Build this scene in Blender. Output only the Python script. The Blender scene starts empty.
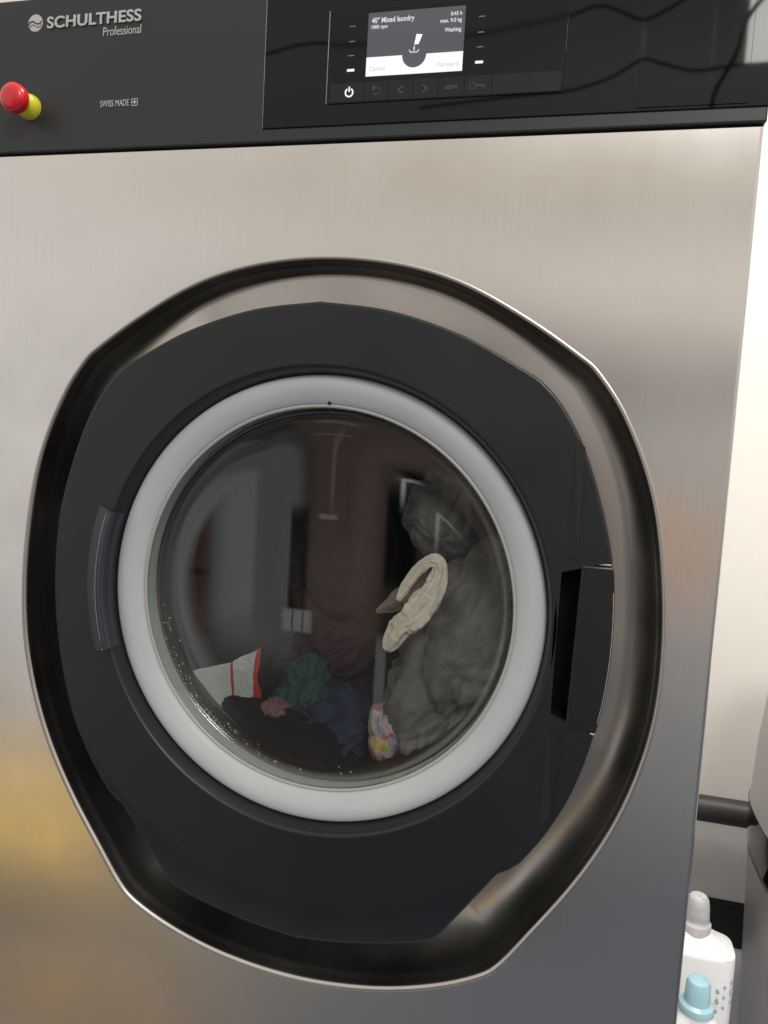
import bpy, bmesh, math, random
from mathutils import Vector, Matrix, noise, Quaternion
random.seed(7)
C = bpy.context.scene.collection
PI = math.pi
R = math.radians
ZC = 0.745                    # height of the door centre above the floor

# ---------------------------------------------------------------- camera
CAM = Vector((0.2174, -0.6327, ZC + 0.1468))
RT = Vector((0.96642192, 0.25088589, 0.05554224)).normalized()
UP = Vector((-0.07751433, 0.07855595, 0.99389159)).normalized()
FW = Vector((-0.2449902, 0.96482394, -0.09536545)).normalized()
cd = bpy.data.cameras.new('camera'); cam = bpy.data.objects.new('camera', cd); C.objects.link(cam)
cd.sensor_fit = 'VERTICAL'; cd.sensor_height = 24; cd.lens = 780 / 1024 * 24
cd.clip_start = 0.02; cd.clip_end = 100
m = Matrix(((RT.x, UP.x, -FW.x, CAM.x), (RT.y, UP.y, -FW.y, CAM.y), (RT.z, UP.z, -FW.z, CAM.z), (0, 0, 0, 1)))
cam.matrix_world = m
S = bpy.context.scene
S.camera = cam
S.view_settings.view_transform = 'Standard'; S.view_settings.look = 'None'
S.view_settings.exposure = 0; S.view_settings.gamma = 1


def U(px, py, y):             # a pixel of the photograph taken to the plane y
    D = FW * 780 + RT * (px - 384) + UP * (512 - py)
    t = (y - CAM.y) / D.y
    return Vector((CAM.x + D.x * t, y, CAM.z + D.z * t))


# ---------------------------------------------------------------- world: soft room light with reflections painted in
W = bpy.data.worlds.new('World'); S.world = W; W.use_nodes = True
wt = W.node_tree; wt.nodes.clear()
wo = wt.nodes.new('ShaderNodeOutputWorld'); wb = wt.nodes.new('ShaderNodeBackground')
wt.links.new(wb.outputs[0], wo.inputs[0])
tc = wt.nodes.new('ShaderNodeTexCoord'); sx = wt.nodes.new('ShaderNodeSeparateXYZ')
wt.links.new(tc.outputs['Generated'], sx.inputs[0])


def wm(op, a, b=None, c=None, clamp=False):
    n = wt.nodes.new('ShaderNodeMath'); n.operation = op; n.use_clamp = clamp
    for i, v in enumerate((a, b, c)):
        if v is None: continue
        if isinstance(v, (int, float)): n.inputs[i].default_value = v
        else: wt.links.new(v, n.inputs[i])
    return n.outputs[0]


def wmix(f, a, b):
    n = wt.nodes.new('ShaderNodeMix'); n.data_type = 'RGBA'
    wt.links.new(f, n.inputs[0])
    for i, v in ((6, a), (7, b)):
        if isinstance(v, tuple): n.inputs[i].default_value = v + (1,)
        else: wt.links.new(v, n.inputs[i])
    return n.outputs[2]


# reflections of the room behind the camera, painted into the world by direction (u right, v up, both per unit towards -y)
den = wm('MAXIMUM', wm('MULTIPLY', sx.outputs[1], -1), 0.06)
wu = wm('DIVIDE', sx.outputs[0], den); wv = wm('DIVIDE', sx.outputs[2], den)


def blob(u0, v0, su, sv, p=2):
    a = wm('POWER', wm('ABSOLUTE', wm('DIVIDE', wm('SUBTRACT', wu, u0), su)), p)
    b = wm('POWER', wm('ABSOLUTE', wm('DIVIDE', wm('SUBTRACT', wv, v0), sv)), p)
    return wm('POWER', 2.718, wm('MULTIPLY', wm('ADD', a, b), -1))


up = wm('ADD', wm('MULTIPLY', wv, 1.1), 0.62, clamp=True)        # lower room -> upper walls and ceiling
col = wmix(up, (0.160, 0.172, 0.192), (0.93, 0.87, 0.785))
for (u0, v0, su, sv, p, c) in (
        (-0.80, 0.10, 0.42, 0.70, 2, (1.0, 0.95, 0.89)),       # painted pale wall, left
        (-0.05, 0.34, 0.60, 0.07, 2, (0.68, 0.59, 0.48)),       # painted dark band under the ceiling
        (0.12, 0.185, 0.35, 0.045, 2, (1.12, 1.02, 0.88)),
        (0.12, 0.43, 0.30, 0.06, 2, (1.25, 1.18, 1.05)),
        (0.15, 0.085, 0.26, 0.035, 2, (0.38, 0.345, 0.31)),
        (0.105, -0.12, 0.07, 0.06, 2, (0.95, 0.50, 0.27)),       # painted orange smudge for the steel
        (-0.80, -0.63, 0.27, 0.14, 2, (1.15, 0.74, 0.22)),       # painted sandy reflection, low left
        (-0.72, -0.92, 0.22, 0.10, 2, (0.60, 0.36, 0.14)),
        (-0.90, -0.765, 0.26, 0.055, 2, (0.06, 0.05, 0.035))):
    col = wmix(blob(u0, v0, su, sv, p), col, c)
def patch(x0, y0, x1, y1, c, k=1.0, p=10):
    # a reflected shape painted into the world between two directions
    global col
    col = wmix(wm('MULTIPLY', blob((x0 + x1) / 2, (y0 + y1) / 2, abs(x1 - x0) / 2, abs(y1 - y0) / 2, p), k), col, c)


patch(-.58, -.66, .02, .16, (.11, .095, .085), .94, 6)             # painted dark across the middle, deepening the glass
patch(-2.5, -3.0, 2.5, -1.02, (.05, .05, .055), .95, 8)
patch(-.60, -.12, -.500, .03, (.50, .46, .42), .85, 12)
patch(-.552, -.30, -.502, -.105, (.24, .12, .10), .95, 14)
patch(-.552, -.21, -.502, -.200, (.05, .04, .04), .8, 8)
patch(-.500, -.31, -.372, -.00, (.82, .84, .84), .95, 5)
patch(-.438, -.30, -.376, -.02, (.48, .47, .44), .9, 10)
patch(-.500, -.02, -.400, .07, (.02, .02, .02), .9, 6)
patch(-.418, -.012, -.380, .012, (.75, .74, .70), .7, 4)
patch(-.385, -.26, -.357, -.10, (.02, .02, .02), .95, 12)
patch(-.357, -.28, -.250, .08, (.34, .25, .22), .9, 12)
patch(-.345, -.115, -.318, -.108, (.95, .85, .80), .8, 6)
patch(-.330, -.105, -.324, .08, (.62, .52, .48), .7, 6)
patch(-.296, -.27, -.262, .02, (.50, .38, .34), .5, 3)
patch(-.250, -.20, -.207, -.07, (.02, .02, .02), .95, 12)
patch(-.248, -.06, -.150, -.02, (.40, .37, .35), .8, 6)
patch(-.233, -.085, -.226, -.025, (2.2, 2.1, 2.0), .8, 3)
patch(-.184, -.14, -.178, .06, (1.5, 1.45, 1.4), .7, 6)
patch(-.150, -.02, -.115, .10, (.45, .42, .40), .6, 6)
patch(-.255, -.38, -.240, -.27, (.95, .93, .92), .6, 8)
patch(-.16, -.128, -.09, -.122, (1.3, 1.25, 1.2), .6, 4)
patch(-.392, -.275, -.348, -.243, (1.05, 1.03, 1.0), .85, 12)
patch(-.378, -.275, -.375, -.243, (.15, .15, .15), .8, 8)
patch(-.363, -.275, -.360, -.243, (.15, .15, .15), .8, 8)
for px_, a_, b_, c_, w_, g_ in ((641, 25, 62, 3.0, .8, .9), (563, 42, 88, 1.6, .8, .7), (711, 2, 88, 2.2, .8, .8)):   # slim bright reflections painted for the black fascia
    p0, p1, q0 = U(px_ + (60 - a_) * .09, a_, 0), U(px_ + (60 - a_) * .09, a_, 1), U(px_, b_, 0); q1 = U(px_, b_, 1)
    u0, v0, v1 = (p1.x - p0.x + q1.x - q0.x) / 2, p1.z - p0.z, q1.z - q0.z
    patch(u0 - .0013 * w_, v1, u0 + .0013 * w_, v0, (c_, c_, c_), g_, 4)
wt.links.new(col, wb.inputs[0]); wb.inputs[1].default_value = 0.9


def area(name, loc, target, sx_, sy_, power, color):
    l = bpy.data.lights.new(name, 'AREA'); l.shape = 'RECTANGLE'; l.size = sx_; l.size_y = sy_
    l.energy = power; l.color = color
    o = bpy.data.objects.new(name, l); C.objects.link(o); o.location = loc
    o.rotation_euler = (Vector(target) - Vector(loc)).to_track_quat('-Z', 'Y').to_euler()
    return o


wl = U(744, 66, 2.0); wl.y = -2.0
area('window_light', (wl.x + 0.45, -2.0, wl.z + 0.4), (wl.x + 0.45, 0, wl.z + 0.4), 0.9, 0.8, 38, (1.0, 0.97, 0.92))
area('wall_fill_light', (0.60, 0.16, 2.4), (0.52, 0.7, 0.3), 0.5, 0.4, 31, (1.0, 0.96, 0.90))  # added fill lamp, brightens the wall, bottles and floor beside the machine

# ---------------------------------------------------------------- materials
def mat(name, color=(.5, .5, .5), rough=.5, metal=0, spec=.5, **k):
    M = bpy.data.materials.new(name); M.use_nodes = True
    b = M.node_tree.nodes['Principled BSDF']
    b.inputs['Base Color'].default_value = tuple(color) + (1,)
    b.inputs['Roughness'].default_value = rough; b.inputs['Metallic'].default_value = metal
    b.inputs['Specular IOR Level'].default_value = spec
    for a, v in k.items():
        b.inputs[a.replace('_', ' ')].default_value = v
    return M


def noise_node(M, scale, detail=4, vec=None, rough=.5):
    t = M.node_tree
    n = t.nodes.new('ShaderNodeTexNoise'); n.inputs['Scale'].default_value = scale
    n.inputs['Detail'].default_value = detail; n.inputs['Roughness'].default_value = rough
    c = t.nodes.new('ShaderNodeTexCoord'); mp = t.nodes.new('ShaderNodeMapping')
    t.links.new(c.outputs['Object'], mp.inputs[0]); t.links.new(mp.outputs[0], n.inputs['Vector'])
    if vec: mp.inputs['Scale'].default_value = vec
    return n


def maprange(M, src, a, b, lo=.3, hi=.7):
    n = M.node_tree.nodes.new('ShaderNodeMapRange')
    n.inputs[1].default_value = lo; n.inputs[2].default_value = hi
    n.inputs[3].default_value = a; n.inputs[4].default_value = b
    M.node_tree.links.new(src, n.inputs[0]); return n.outputs[0]


def bump(M, src, strength, dist=.001, chain=None):
    t = M.node_tree; b = t.nodes.new('ShaderNodeBump')
    b.inputs['Strength'].default_value = strength; b.inputs['Distance'].default_value = dist
    t.links.new(src, b.inputs['Height'])
    if chain: t.links.new(chain, b.inputs['Normal'])
    t.links.new(b.outputs[0], t.nodes['Principled BSDF'].inputs['Normal']); return b.outputs[0]


def vary(M, src, c1, c2, lo=.3, hi=.7):
    t = M.node_tree; n = t.nodes.new('ShaderNodeMix'); n.data_type = 'RGBA'
    n.inputs[6].default_value = tuple(c1) + (1,); n.inputs[7].default_value = tuple(c2) + (1,)
    t.links.new(maprange(M, src, 0, 1, lo, hi), n.inputs[0])
    t.links.new(n.outputs[2], t.nodes['Principled BSDF'].inputs['Base Color'])


def steel(name, rough=.24, aniso=.75, base=(.655, .648, .64)):
    M = mat(name, base, rough, 1.0)
    b = M.node_tree.nodes['Principled BSDF']
    b.inputs['Anisotropic'].default_value = aniso
    v = M.node_tree.nodes.new('ShaderNodeCombineXYZ'); v.inputs[0].default_value = 1; v.inputs[2].default_value = 0
    M.node_tree.links.new(v.outputs[0], b.inputs['Tangent'])
    n1 = noise_node(M, 1, 5, (900, 900, 9), .7)             # vertical brushing
    n2 = noise_node(M, 9, 4)                                # faint smears
    M.node_tree.links.new(maprange(M, n2.outputs[0], rough * .8, rough * 1.35), b.inputs['Roughness'])
    vary(M, n1.outputs[0], [c * .97 for c in base], [min(1, c * 1.03) for c in base], .25, .75)
    bump(M, n1.outputs[0], .02, .0002)
    return M


M = {}
M['steel'] = steel('brushed_steel', .165, .75)
M['steel_dish'] = steel('pressed_steel', .29, .2, (.54, .52, .50))
M['chrome'] = mat('chrome', (.75, .75, .75), .12, 1)
M['housing'] = mat('anthracite_housing', (.024, .026, .031), .45, spec=.45)
n = noise_node(M['housing'], 1800, 2); bump(M['housing'], n.outputs[0], .12, .0002)
M['gloss'] = mat('black_glass', (.003, .0035, .0045), .035, spec=.30)
M['module'] = mat('module_glass', (.003, .0033, .004), .05, spec=.28)
M['edge'] = mat('edge_glint', (.10, .10, .105), .25)  # pale tone for the painted fascia highlights
M['edge_highlight'] = mat('edge_highlight', (.28, .29, .31), .3)  # highlight tone painted along the hinge
M['strip'] = mat('button_strip', (.011, .011, .012), .22, spec=.35)
M['door'] = mat('door_plastic', (.0090, .0110, .0145), .34, spec=.5)
n = noise_node(M['door'], 1500, 2); bump(M['door'], n.outputs[0], .10, .0002)
n = noise_node(M['door'], 14, 5)
M['door'].node_tree.links.new(maprange(M['door'], n.outputs[0], .31, .42), M['door'].node_tree.nodes['Principled BSDF'].inputs['Roughness'])
M['handle'] = mat('handle_plastic', (.010, .011, .013), .25, spec=.5)
M['hinge'] = mat('hinge_plastic', (.030, .036, .047), .26, spec=.55)
M['black'] = mat('matt_black', (.004, .004, .004), .7, spec=.2)
M['ring'] = mat('grey_ring', (.50, .53, .56), .42, spec=.4)
n = noise_node(M['ring'], 11, 4); vary(M['ring'], n.outputs[0], (.465, .495, .53), (.52, .545, .57))
M['lining'] = mat('pale_lining', (.72, .72, .70), .4)
M['seal'] = mat('grey_seal', (.40, .40, .39), .35)
M['rubber'] = mat('bellow_rubber', (.035, .034, .033), .5)
M['print'] = mat('silver_print', (.50, .50, .51), .5)
M['print_dim'] = mat('dim_print', (.10, .10, .105), .5)
M['red'] = mat('red_plastic', (.62, .012, .022), .28, spec=.5, Coat_Weight=.3)
M['yellow'] = mat('yellow_plastic', (.72, .68, .04), .35)
M['screen'] = mat('screen_glass', (.02, .02, .024), .08, Emission_Color=(.16, .155, .19, 1), Emission_Strength=.42)


def emis(name, c, s):
    return mat(name, (.02, .02, .02), .3, Emission_Color=tuple(c) + (1,), Emission_Strength=s)


M['screen_white'] = emis('screen_white', (.95, .96, 1), 1.0)
M['screen_text'] = emis('screen_text', (.95, .95, 1), .75)
M['screen_faint'] = emis('screen_faint', (.42, .42, .46), .75)
M['screen_grey'] = emis('screen_grey', (.60, .60, .64), 1.0)
M['led_dim'] = emis('led_dim', (.4, .4, .4), .35)
M['led'] = emis('led', (1, 1, 1), 1.0)
M['wall'] = mat('white_wall', (.80, .775, .73), .8, spec=.2)
n = noise_node(M['wall'], 60, 5); bump(M['wall'], n.outputs[0], .12, .001)
M['dado'] = mat('grey_dado', (.66, .64, .61), .6)
n = noise_node(M['dado'], 40, 5); bump(M['dado'], n.outputs[0], .1, .001); vary(M['dado'], n.outputs[0], (.64, .62, .59), (.68, .66, .63))
M['skirting'] = mat('black_skirting', (.004, .004, .004), .5)
M['floor'] = mat('blue_grey_floor', (.40, .405, .48), .35)
n = noise_node(M['floor'], 120, 6); vary(M['floor'], n.outputs[0], (.37, .375, .45), (.43, .435, .51))
M['pipe'] = mat('dark_pipe', (.03, .029, .028), .5)
n = noise_node(M['pipe'], 30, 4); vary(M['pipe'], n.outputs[0], (.025, .024, .023), (.04, .038, .036))
M['bin_grey'] = mat('bin_silver', (.36, .345, .33), .38, .35)
n = noise_node(M['bin_grey'], 400, 3); bump(M['bin_grey'], n.outputs[0], .05, .0003)
M['bin_lid'] = mat('bin_lid', (.55, .54, .53), .4, .2)
M['bottle'] = mat('white_bottle', (.90, .91, .92), .28, spec=.5, Subsurface_Weight=.15)
M['cap'] = mat('translucent_cap', (.86, .87, .88), .16, Transmission_Weight=.6)
M['cyan_cap'] = mat('cyan_cap', (.50, .80, .89), .2, Transmission_Weight=.35, Subsurface_Weight=.1)
M['bottle_print'] = mat('bottle_print', (.38, .43, .50), .4)
M['tub'] = mat('tub_grey', (.09, .088, .085), .45, .6)


def glassmat(name, tint=(.93, .95, .95), ior=1.5, gain=1.0):
    G = bpy.data.materials.new(name); G.use_nodes = True; t = G.node_tree; t.nodes.clear()
    o = t.nodes.new('ShaderNodeOutputMaterial'); mx = t.nodes.new('ShaderNodeMixShader')
    tr = t.nodes.new('ShaderNodeBsdfTransparent'); gl = t.nodes.new('ShaderNodeBsdfGlossy')
    ge = t.nodes.new('ShaderNodeNewGeometry'); dt = t.nodes.new('ShaderNodeVectorMath'); dt.operation = 'DOT_PRODUCT'
    t.links.new(ge.outputs['Normal'], dt.inputs[0]); t.links.new(ge.outputs['Incoming'], dt.inputs[1])
    def mm(op, a, b=None):
        n = t.nodes.new('ShaderNodeMath'); n.operation = op; n.use_clamp = op == 'ADD'
        for i, v in enumerate((a, b)):
            if v is None: continue
            if isinstance(v, (int, float)): n.inputs[i].default_value = v
            else: t.links.new(v, n.inputs[i])
        return n.outputs[0]
    fac = mm('ADD', mm('MULTIPLY', mm('POWER', mm('SUBTRACT', 1.0, mm('ABSOLUTE', dt.outputs['Value'])), 5), .96), ((ior - 1) / (ior + 1)) ** 2)
    tr.inputs[0].default_value = tint + (1,); gl.inputs['Roughness'].default_value = .012
    gl.inputs[0].default_value = (gain, gain, gain, 1)
    t.links.new(fac, mx.inputs[0]); t.links.new(tr.outputs[0], mx.inputs[1]); t.links.new(gl.outputs[0], mx.inputs[2])
    t.links.new(mx.outputs[0], o.inputs[0]); return G


M['glass'] = glassmat('door_glass', ior=1.6)


def fabric(name, c, var=.25, scale=30):
    F = mat(name, c, .85, spec=.2, Sheen_Weight=.04)
    n = noise_node(F, scale, 6, rough=.65)
    vary(F, n.outputs[0], [x * (1 - var) for x in c], [min(1, x * (1 + var)) for x in c])
    w = noise_node(F, 700, 2); cr_ = noise_node(F, 75, 5, rough=.6)
    bump(F, w.outputs[0], .35, .001, bump(F, cr_.outputs[0], .6, .006))
    return F


M['f_grey'] = fabric('grey_fabric', (.135, .13, .128), .35, 24)
M['f_cream'] = fabric('cream_fabric', (.62, .55, .46), .12)
M['f_black'] = fabric('black_fabric', (.004, .004, .0045)); M['f_black'].node_tree.nodes['Principled BSDF'].inputs['Sheen Weight'].default_value = 0
M['f_navy'] = fabric('navy_fabric', (.022, .030, .058))
M['f_teal'] = fabric('teal_fabric', (.026, .060, .056))
M['f_light'] = fabric('light_fabric', (.13, .127, .125), .2, 20)
M['f_wine'] = fabric('wine_fabric', (.040, .018, .026))
M['f_brown'] = fabric('brown_column', (.030, .022, .020))
M['f_taupe'] = fabric('taupe_fabric', (.04, .04, .038))
# white with red stripes, for the sheet that replaces a reflection
F = fabric('striped_reflection', (.44, .44, .43), .06)
t = F.node_tree; b = t.nodes['Principled BSDF']
c_ = t.nodes.new('ShaderNodeTexCoord'); s_ = t.nodes.new('ShaderNodeSeparateXYZ')
wn = t.nodes.new('ShaderNodeTexNoise'); wn.inputs['Scale'].default_value = 28; t.links.new(c_.outputs['Object'], wn.inputs['Vector'])
va = t.nodes.new('ShaderNodeVectorMath'); va.operation = 'MULTIPLY_ADD'; t.links.new(wn.outputs['Color'], va.inputs[0]); va.inputs[1].default_value = (.007, 0, 0)
vb = t.nodes.new('ShaderNodeVectorMath'); vb.operation = 'SUBTRACT'; t.links.new(c_.outputs['Object'], vb.inputs[0]); vb.inputs[1].default_value = (.0035, 0, 0)
t.links.new(vb.outputs[0], va.inputs[2]); t.links.new(va.outputs[0], s_.inputs[0])


def tmath(t, op, a, b=None):
    n = t.nodes.new('ShaderNodeMath'); n.operation = op
    for i, v in enumerate((a, b)):
        if v is None: continue
        if isinstance(v, (int, float)): n.inputs[i].default_value = v
        else: t.links.new(v, n.inputs[i])
    return n.outputs[0]


mix = t.nodes.new('ShaderNodeMix'); mix.data_type = 'RGBA'
src = b.inputs['Base Color'].links[0].from_socket
d1 = tmath(t, 'LESS_THAN', tmath(t, 'ABSOLUTE', tmath(t, 'SUBTRACT', s_.outputs[0], .012)), .0013)
d2 = tmath(t, 'GREATER_THAN', s_.outputs[0], .0372)
t.links.new(tmath(t, 'MAXIMUM', d1, d2), mix.inputs[0]); t.links.new(src, mix.inputs[6])
mix.inputs[7].default_value = (.36, .03, .02, 1); t.links.new(mix.outputs[2], b.inputs['Base Color'])
M['f_stripe'] = F
# cloth with small coloured patches
F = fabric('patterned_fabric', (.5, .3, .35), .1)
t = F.node_tree; b = t.nodes['Principled BSDF']; v = t.nodes.new('ShaderNodeTexVoronoi'); v.inputs['Scale'].default_value = 95
c_ = t.nodes.new('ShaderNodeTexCoord'); t.links.new(c_.outputs['Object'], v.inputs['Vector'])
cr = t.nodes.new('ShaderNodeValToRGB'); cr.color_ramp.interpolation = 'CONSTANT'
sp = t.nodes.new('ShaderNodeSeparateColor'); t.links.new(v.outputs['Color'], sp.inputs[0]); t.links.new(sp.outputs[0], cr.inputs[0])
e = cr.color_ramp.elements
e[0].color = (.26, .24, .27, 1); e[1].position = .25; e[1].color = (.32, .07, .11, 1)
for p_, c_ in ((.5, (.42, .33, .12, 1)), (.62, (.42, .30, .32, 1)), (.78, (.30, .28, .52, 1)), (.9, (.34, .31, .31, 1))):
    x = e.new(p_); x.color = c_
t.links.new(cr.outputs[0], b.inputs['Base Color'])
M['f_pattern'] = F
# perforated drum steel
F = mat('drum_steel', (.42, .41, .40), .6, .3)
t = F.node_tree; b = t.nodes['Principled BSDF']
c_ = t.nodes.new('ShaderNodeTexCoord'); mp = t.nodes.new('ShaderNodeMapping'); mp.inputs['Scale'].default_value = (60, 60, 60)
v = t.nodes.new('ShaderNodeTexVoronoi'); v.inputs['Randomness'].default_value = 0; v.inputs['Scale'].default_value = 1
t.links.new(c_.outputs['Object'], mp.inputs[0]); t.links.new(mp.outputs[0], v.inputs['Vector'])
mix = t.nodes.new('ShaderNodeMix'); mix.data_type = 'RGBA'
t.links.new(tmath(t, 'LESS_THAN', v.outputs['Distance'], .2), mix.inputs[0])
mix.inputs[6].default_value = (.045, .043, .040, 1); mix.inputs[7].default_value = (.02, .02, .02, 1)
t.links.new(mix.outputs[2], b.inputs['Base Color'])
M['drum'] = F

# ---------------------------------------------------------------- helpers
def link_mesh(name, verts, faces, material, parent=None, smooth=True, origin=None, flat=0, weld=False):
    me = bpy.data.meshes.new(name)
    o_ = Vector(origin) if origin is not None else Vector((0, 0, 0))
    me.from_pydata([tuple(Vector(v_) - o_) for v_ in verts], [], faces); me.update()
    bm = bmesh.new(); bm.from_mesh(me)
    if weld: bmesh.ops.remove_doubles(bm, verts=bm.verts[:], dist=1e-6)
    bmesh.ops.recalc_face_normals(bm, faces=bm.faces[:]); bm.to_mesh(me); bm.free()
    if isinstance(smooth, (int, float)) and not isinstance(smooth, bool):
        me.shade_smooth(); sharp(me, smooth)
        if flat:
            for p_ in me.polygons:
                if p_.area > flat: p_.use_smooth = False
    else:
        me.polygons.foreach_set('use_smooth', [smooth] * len(me.polygons))
    me.materials.append(material)
    o = bpy.data.objects.new(name, me); C.objects.link(o)
    o.location = o_
    if parent:
        o.parent = parent; o.matrix_parent_inverse = world(parent).inverted()
    return o


def world(o):
    m_ = Matrix.LocRotScale(o.location, o.rotation_euler, o.scale)
    return (world(o.parent) @ o.matrix_parent_inverse @ m_) if o.parent else m_


def sharp(me, ang):
    bm = bmesh.new(); bm.from_mesh(me)
    for e_ in bm.edges:
        if len(e_.link_faces) == 2 and e_.calc_face_angle(0) > ang: e_.smooth = False
    bm.to_mesh(me); bm.free()


def tag(o, label=None, cat=None, group=None, kind=None):
    if label: o['label'] = label
    if cat: o['category'] = cat
    if group: o['group'] = group
    if kind: o['kind'] = kind
    return o


def empty(name, loc):
    o = bpy.data.objects.new(name, None); C.objects.link(o); o.location = loc; o.empty_display_size = .1
    return o


def box(name, x0, x1, y0, y1, z0, z1, material, parent=None, bev=.0, seg=2):
    bm = bmesh.new()
    bmesh.ops.create_cube(bm, size=1, matrix=Matrix.LocRotScale(Vector(((x0 + x1) / 2, (y0 + y1) / 2, (z0 + z1) / 2)), None, Vector((x1 - x0, y1 - y0, z1 - z0))))
    if bev: bmesh.ops.bevel(bm, geom=bm.edges[:], offset=bev, segments=seg, affect='EDGES', profile=.5)
    vs = [v_.co.copy() for v_ in bm.verts]; fs = [[v_.index for v_ in f.verts] for f in bm.faces]
    bm.free()
    ar = sorted(((x1 - x0) * (y1 - y0), (x1 - x0) * (z1 - z0), (y1 - y0) * (z1 - z0)))
    return link_mesh(name, vs, fs, material, parent, R(50) if bev else False, flat=ar[0] * .25)


def lathe(name, prof, material, parent=None, centre=(0, 0, ZC), axis='y', n=160, smooth=R(50), a0=0, a1=2 * PI, sq=None):
    # prof: (radius, height along axis)
    vs, fs = [], []
    full = abs(a1 - a0 - 2 * PI) < 1e-6
    cnt = n if full else n + 1
    for i in range(cnt):
        a = a0 + (a1 - a0) * i / n
        ca, sa = math.cos(a), math.sin(a)
        if sq:
            k = (abs(ca) ** sq + abs(sa) ** sq) ** (-1 / sq)
            ca, sa = ca * k, sa * k
        for r, h in prof:
            if axis == 'y': vs.append((centre[0] + r * ca, centre[1] + h, centre[2] + r * sa))
            elif axis == 'z': vs.append((centre[0] + r * ca, centre[1] + r * sa, centre[2] + h))
            else: vs.append((centre[0] + h, centre[1] + r * ca, centre[2] + r * sa))
    k = len(prof)
    for i in range(cnt if full else cnt - 1):
        j = (i + 1) % cnt
        for q in range(k - 1):
            fs.append((i * k + q, i * k + q + 1, j * k + q + 1, j * k + q))
    if not full:
        fs.append(tuple(range(k))[::-1]); fs.append(tuple((cnt - 1) * k + q for q in range(k)))
    return link_mesh(name, vs, fs, material, parent, smooth, weld=any(r < 1e-9 for r, h in prof))


def tube(name, pts, rad, material, parent=None, n=20):
    vs, fs = [], []
    prev = None
    for i, p in enumerate(pts):
        p = Vector(p)
        d = (Vector(pts[min(i + 1, len(pts) - 1)]) - Vector(pts[max(i - 1, 0)])).normalized()
        if prev is None: prev = d.orthogonal().normalized()
        prev = (prev - d * prev.dot(d)).normalized(); bi = d.cross(prev)
        r = rad[i] if isinstance(rad, (list, tuple)) else rad
        for k in range(n):
            a = 2 * PI * k / n; vs.append(p + (prev * math.cos(a) + bi * math.sin(a)) * r)
    for i in range(len(pts) - 1):
        for k in range(n):
            fs.append((i * n + k, i * n + (k + 1) % n, (i + 1) * n + (k + 1) % n, (i + 1) * n + k))
    fs.append(tuple(range(n))[::-1]); fs.append(tuple((len(pts) - 1) * n + k for k in range(n)))
    return link_mesh(name, vs, fs, material, parent, R(60))


def spline(pts, per=8, closed=True, smooth=0):
    out = []; n = len(pts)
    for i in range(n if closed else n - 1):
        g = (lambda k: Vector(pts[k % n])) if closed else (lambda k: Vector(pts[max(0, min(n - 1, k))]))
        p0, p1, p2, p3 = g(i - 1), g(i), g(i + 1), g(i + 2)
        for k in range(per):
            t_ = k / per
            out.append(.5 * ((2 * p1) + (p2 - p0) * t_ + (2 * p0 - 5 * p1 + 4 * p2 - p3) * t_ ** 2 + (3 * p1 - p0 - 3 * p2 + p3) * t_ ** 3))
    if not closed: out.append(Vector(pts[-1]))
    for _ in range(smooth):
        out = [(out[i - 1] + out[i] * 2 + out[(i + 1) % len(out)]) / 4 for i in range(len(out))]
    return out


def mirror_outline(half, x0):          # half: (distance from x0, z) from the top middle to the bottom middle, clockwise
    a = [(x0 + x, z) for x, z in half]
    return a + [(x0 - x, z) for x, z in half[-2:0:-1]]


def resample_polar(loop, n):           # r at n equal angles, round (0,0); loop is star shaped
    res = []
    L = [(math.atan2(p[1], p[0]), p) for p in loop]
    for i in range(n):
        a = -PI + 2 * PI * i / n; d = Vector((math.cos(a), math.sin(a)))
        best = None
        for k in range(len(loop)):
            p, q = Vector(loop[k]), Vector(loop[(k + 1) % len(loop)])
            e_ = q - p; den_ = d.x * e_.y - d.y * e_.x
            if abs(den_) < 1e-12: continue
            r = (p.x * e_.y - p.y * e_.x) / den_; s = (p.x * d.y - p.y * d.x) / den_
            if r > 0 and -1e-6 <= s <= 1 + 1e-6: best = r if best is None else max(best, r)
        res.append((a, best))
    return res


def text(name, body, x, z, h, material, parent, y, width=None, bold=0.0, align='LEFT', depth=.0003, sx_=1.0):
    cu = bpy.data.curves.new(name, 'FONT'); cu.body = body; cu.size = 1; cu.extrude = 1; cu.offset = bold; cu.space_character = 1.0 + 2.2 * bold
    cu.align_x = 'LEFT'
    to = bpy.data.objects.new(name, cu); C.objects.link(to)
    dg = bpy.context.evaluated_depsgraph_get(); dg.update()
    me = bpy.data.meshes.new_from_object(to.evaluated_get(dg))
    C.objects.unlink(to); bpy.data.objects.remove(to)
    xs = [v_.co.x for v_ in me.vertices]; ys = [v_.co.y for v_ in me.vertices]
    x0, x1, y0, y1 = min(xs), max(xs), min(ys), max(ys)
    sc = h / (0.69 + 2 * bold)
    sxx = (width / (x1 - x0)) if width else sc * sx_
    off = 0 if align == 'LEFT' else (-(x1 - x0) * sxx if align == 'RIGHT' else -(x1 - x0) * sxx / 2)
    for v_ in me.vertices:
        v_.co = Vector((x + off + (v_.co.x - x0) * sxx, y - v_.co.z * depth / 2, z + v_.co.y * sc))
    me.name = name; me.materials.clear(); me.materials.append(material)
    o = bpy.data.objects.new(name, me); C.objects.link(o)
    if parent: o.parent = parent; o.matrix_parent_inverse = world(parent).inverted()
    return o


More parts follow.
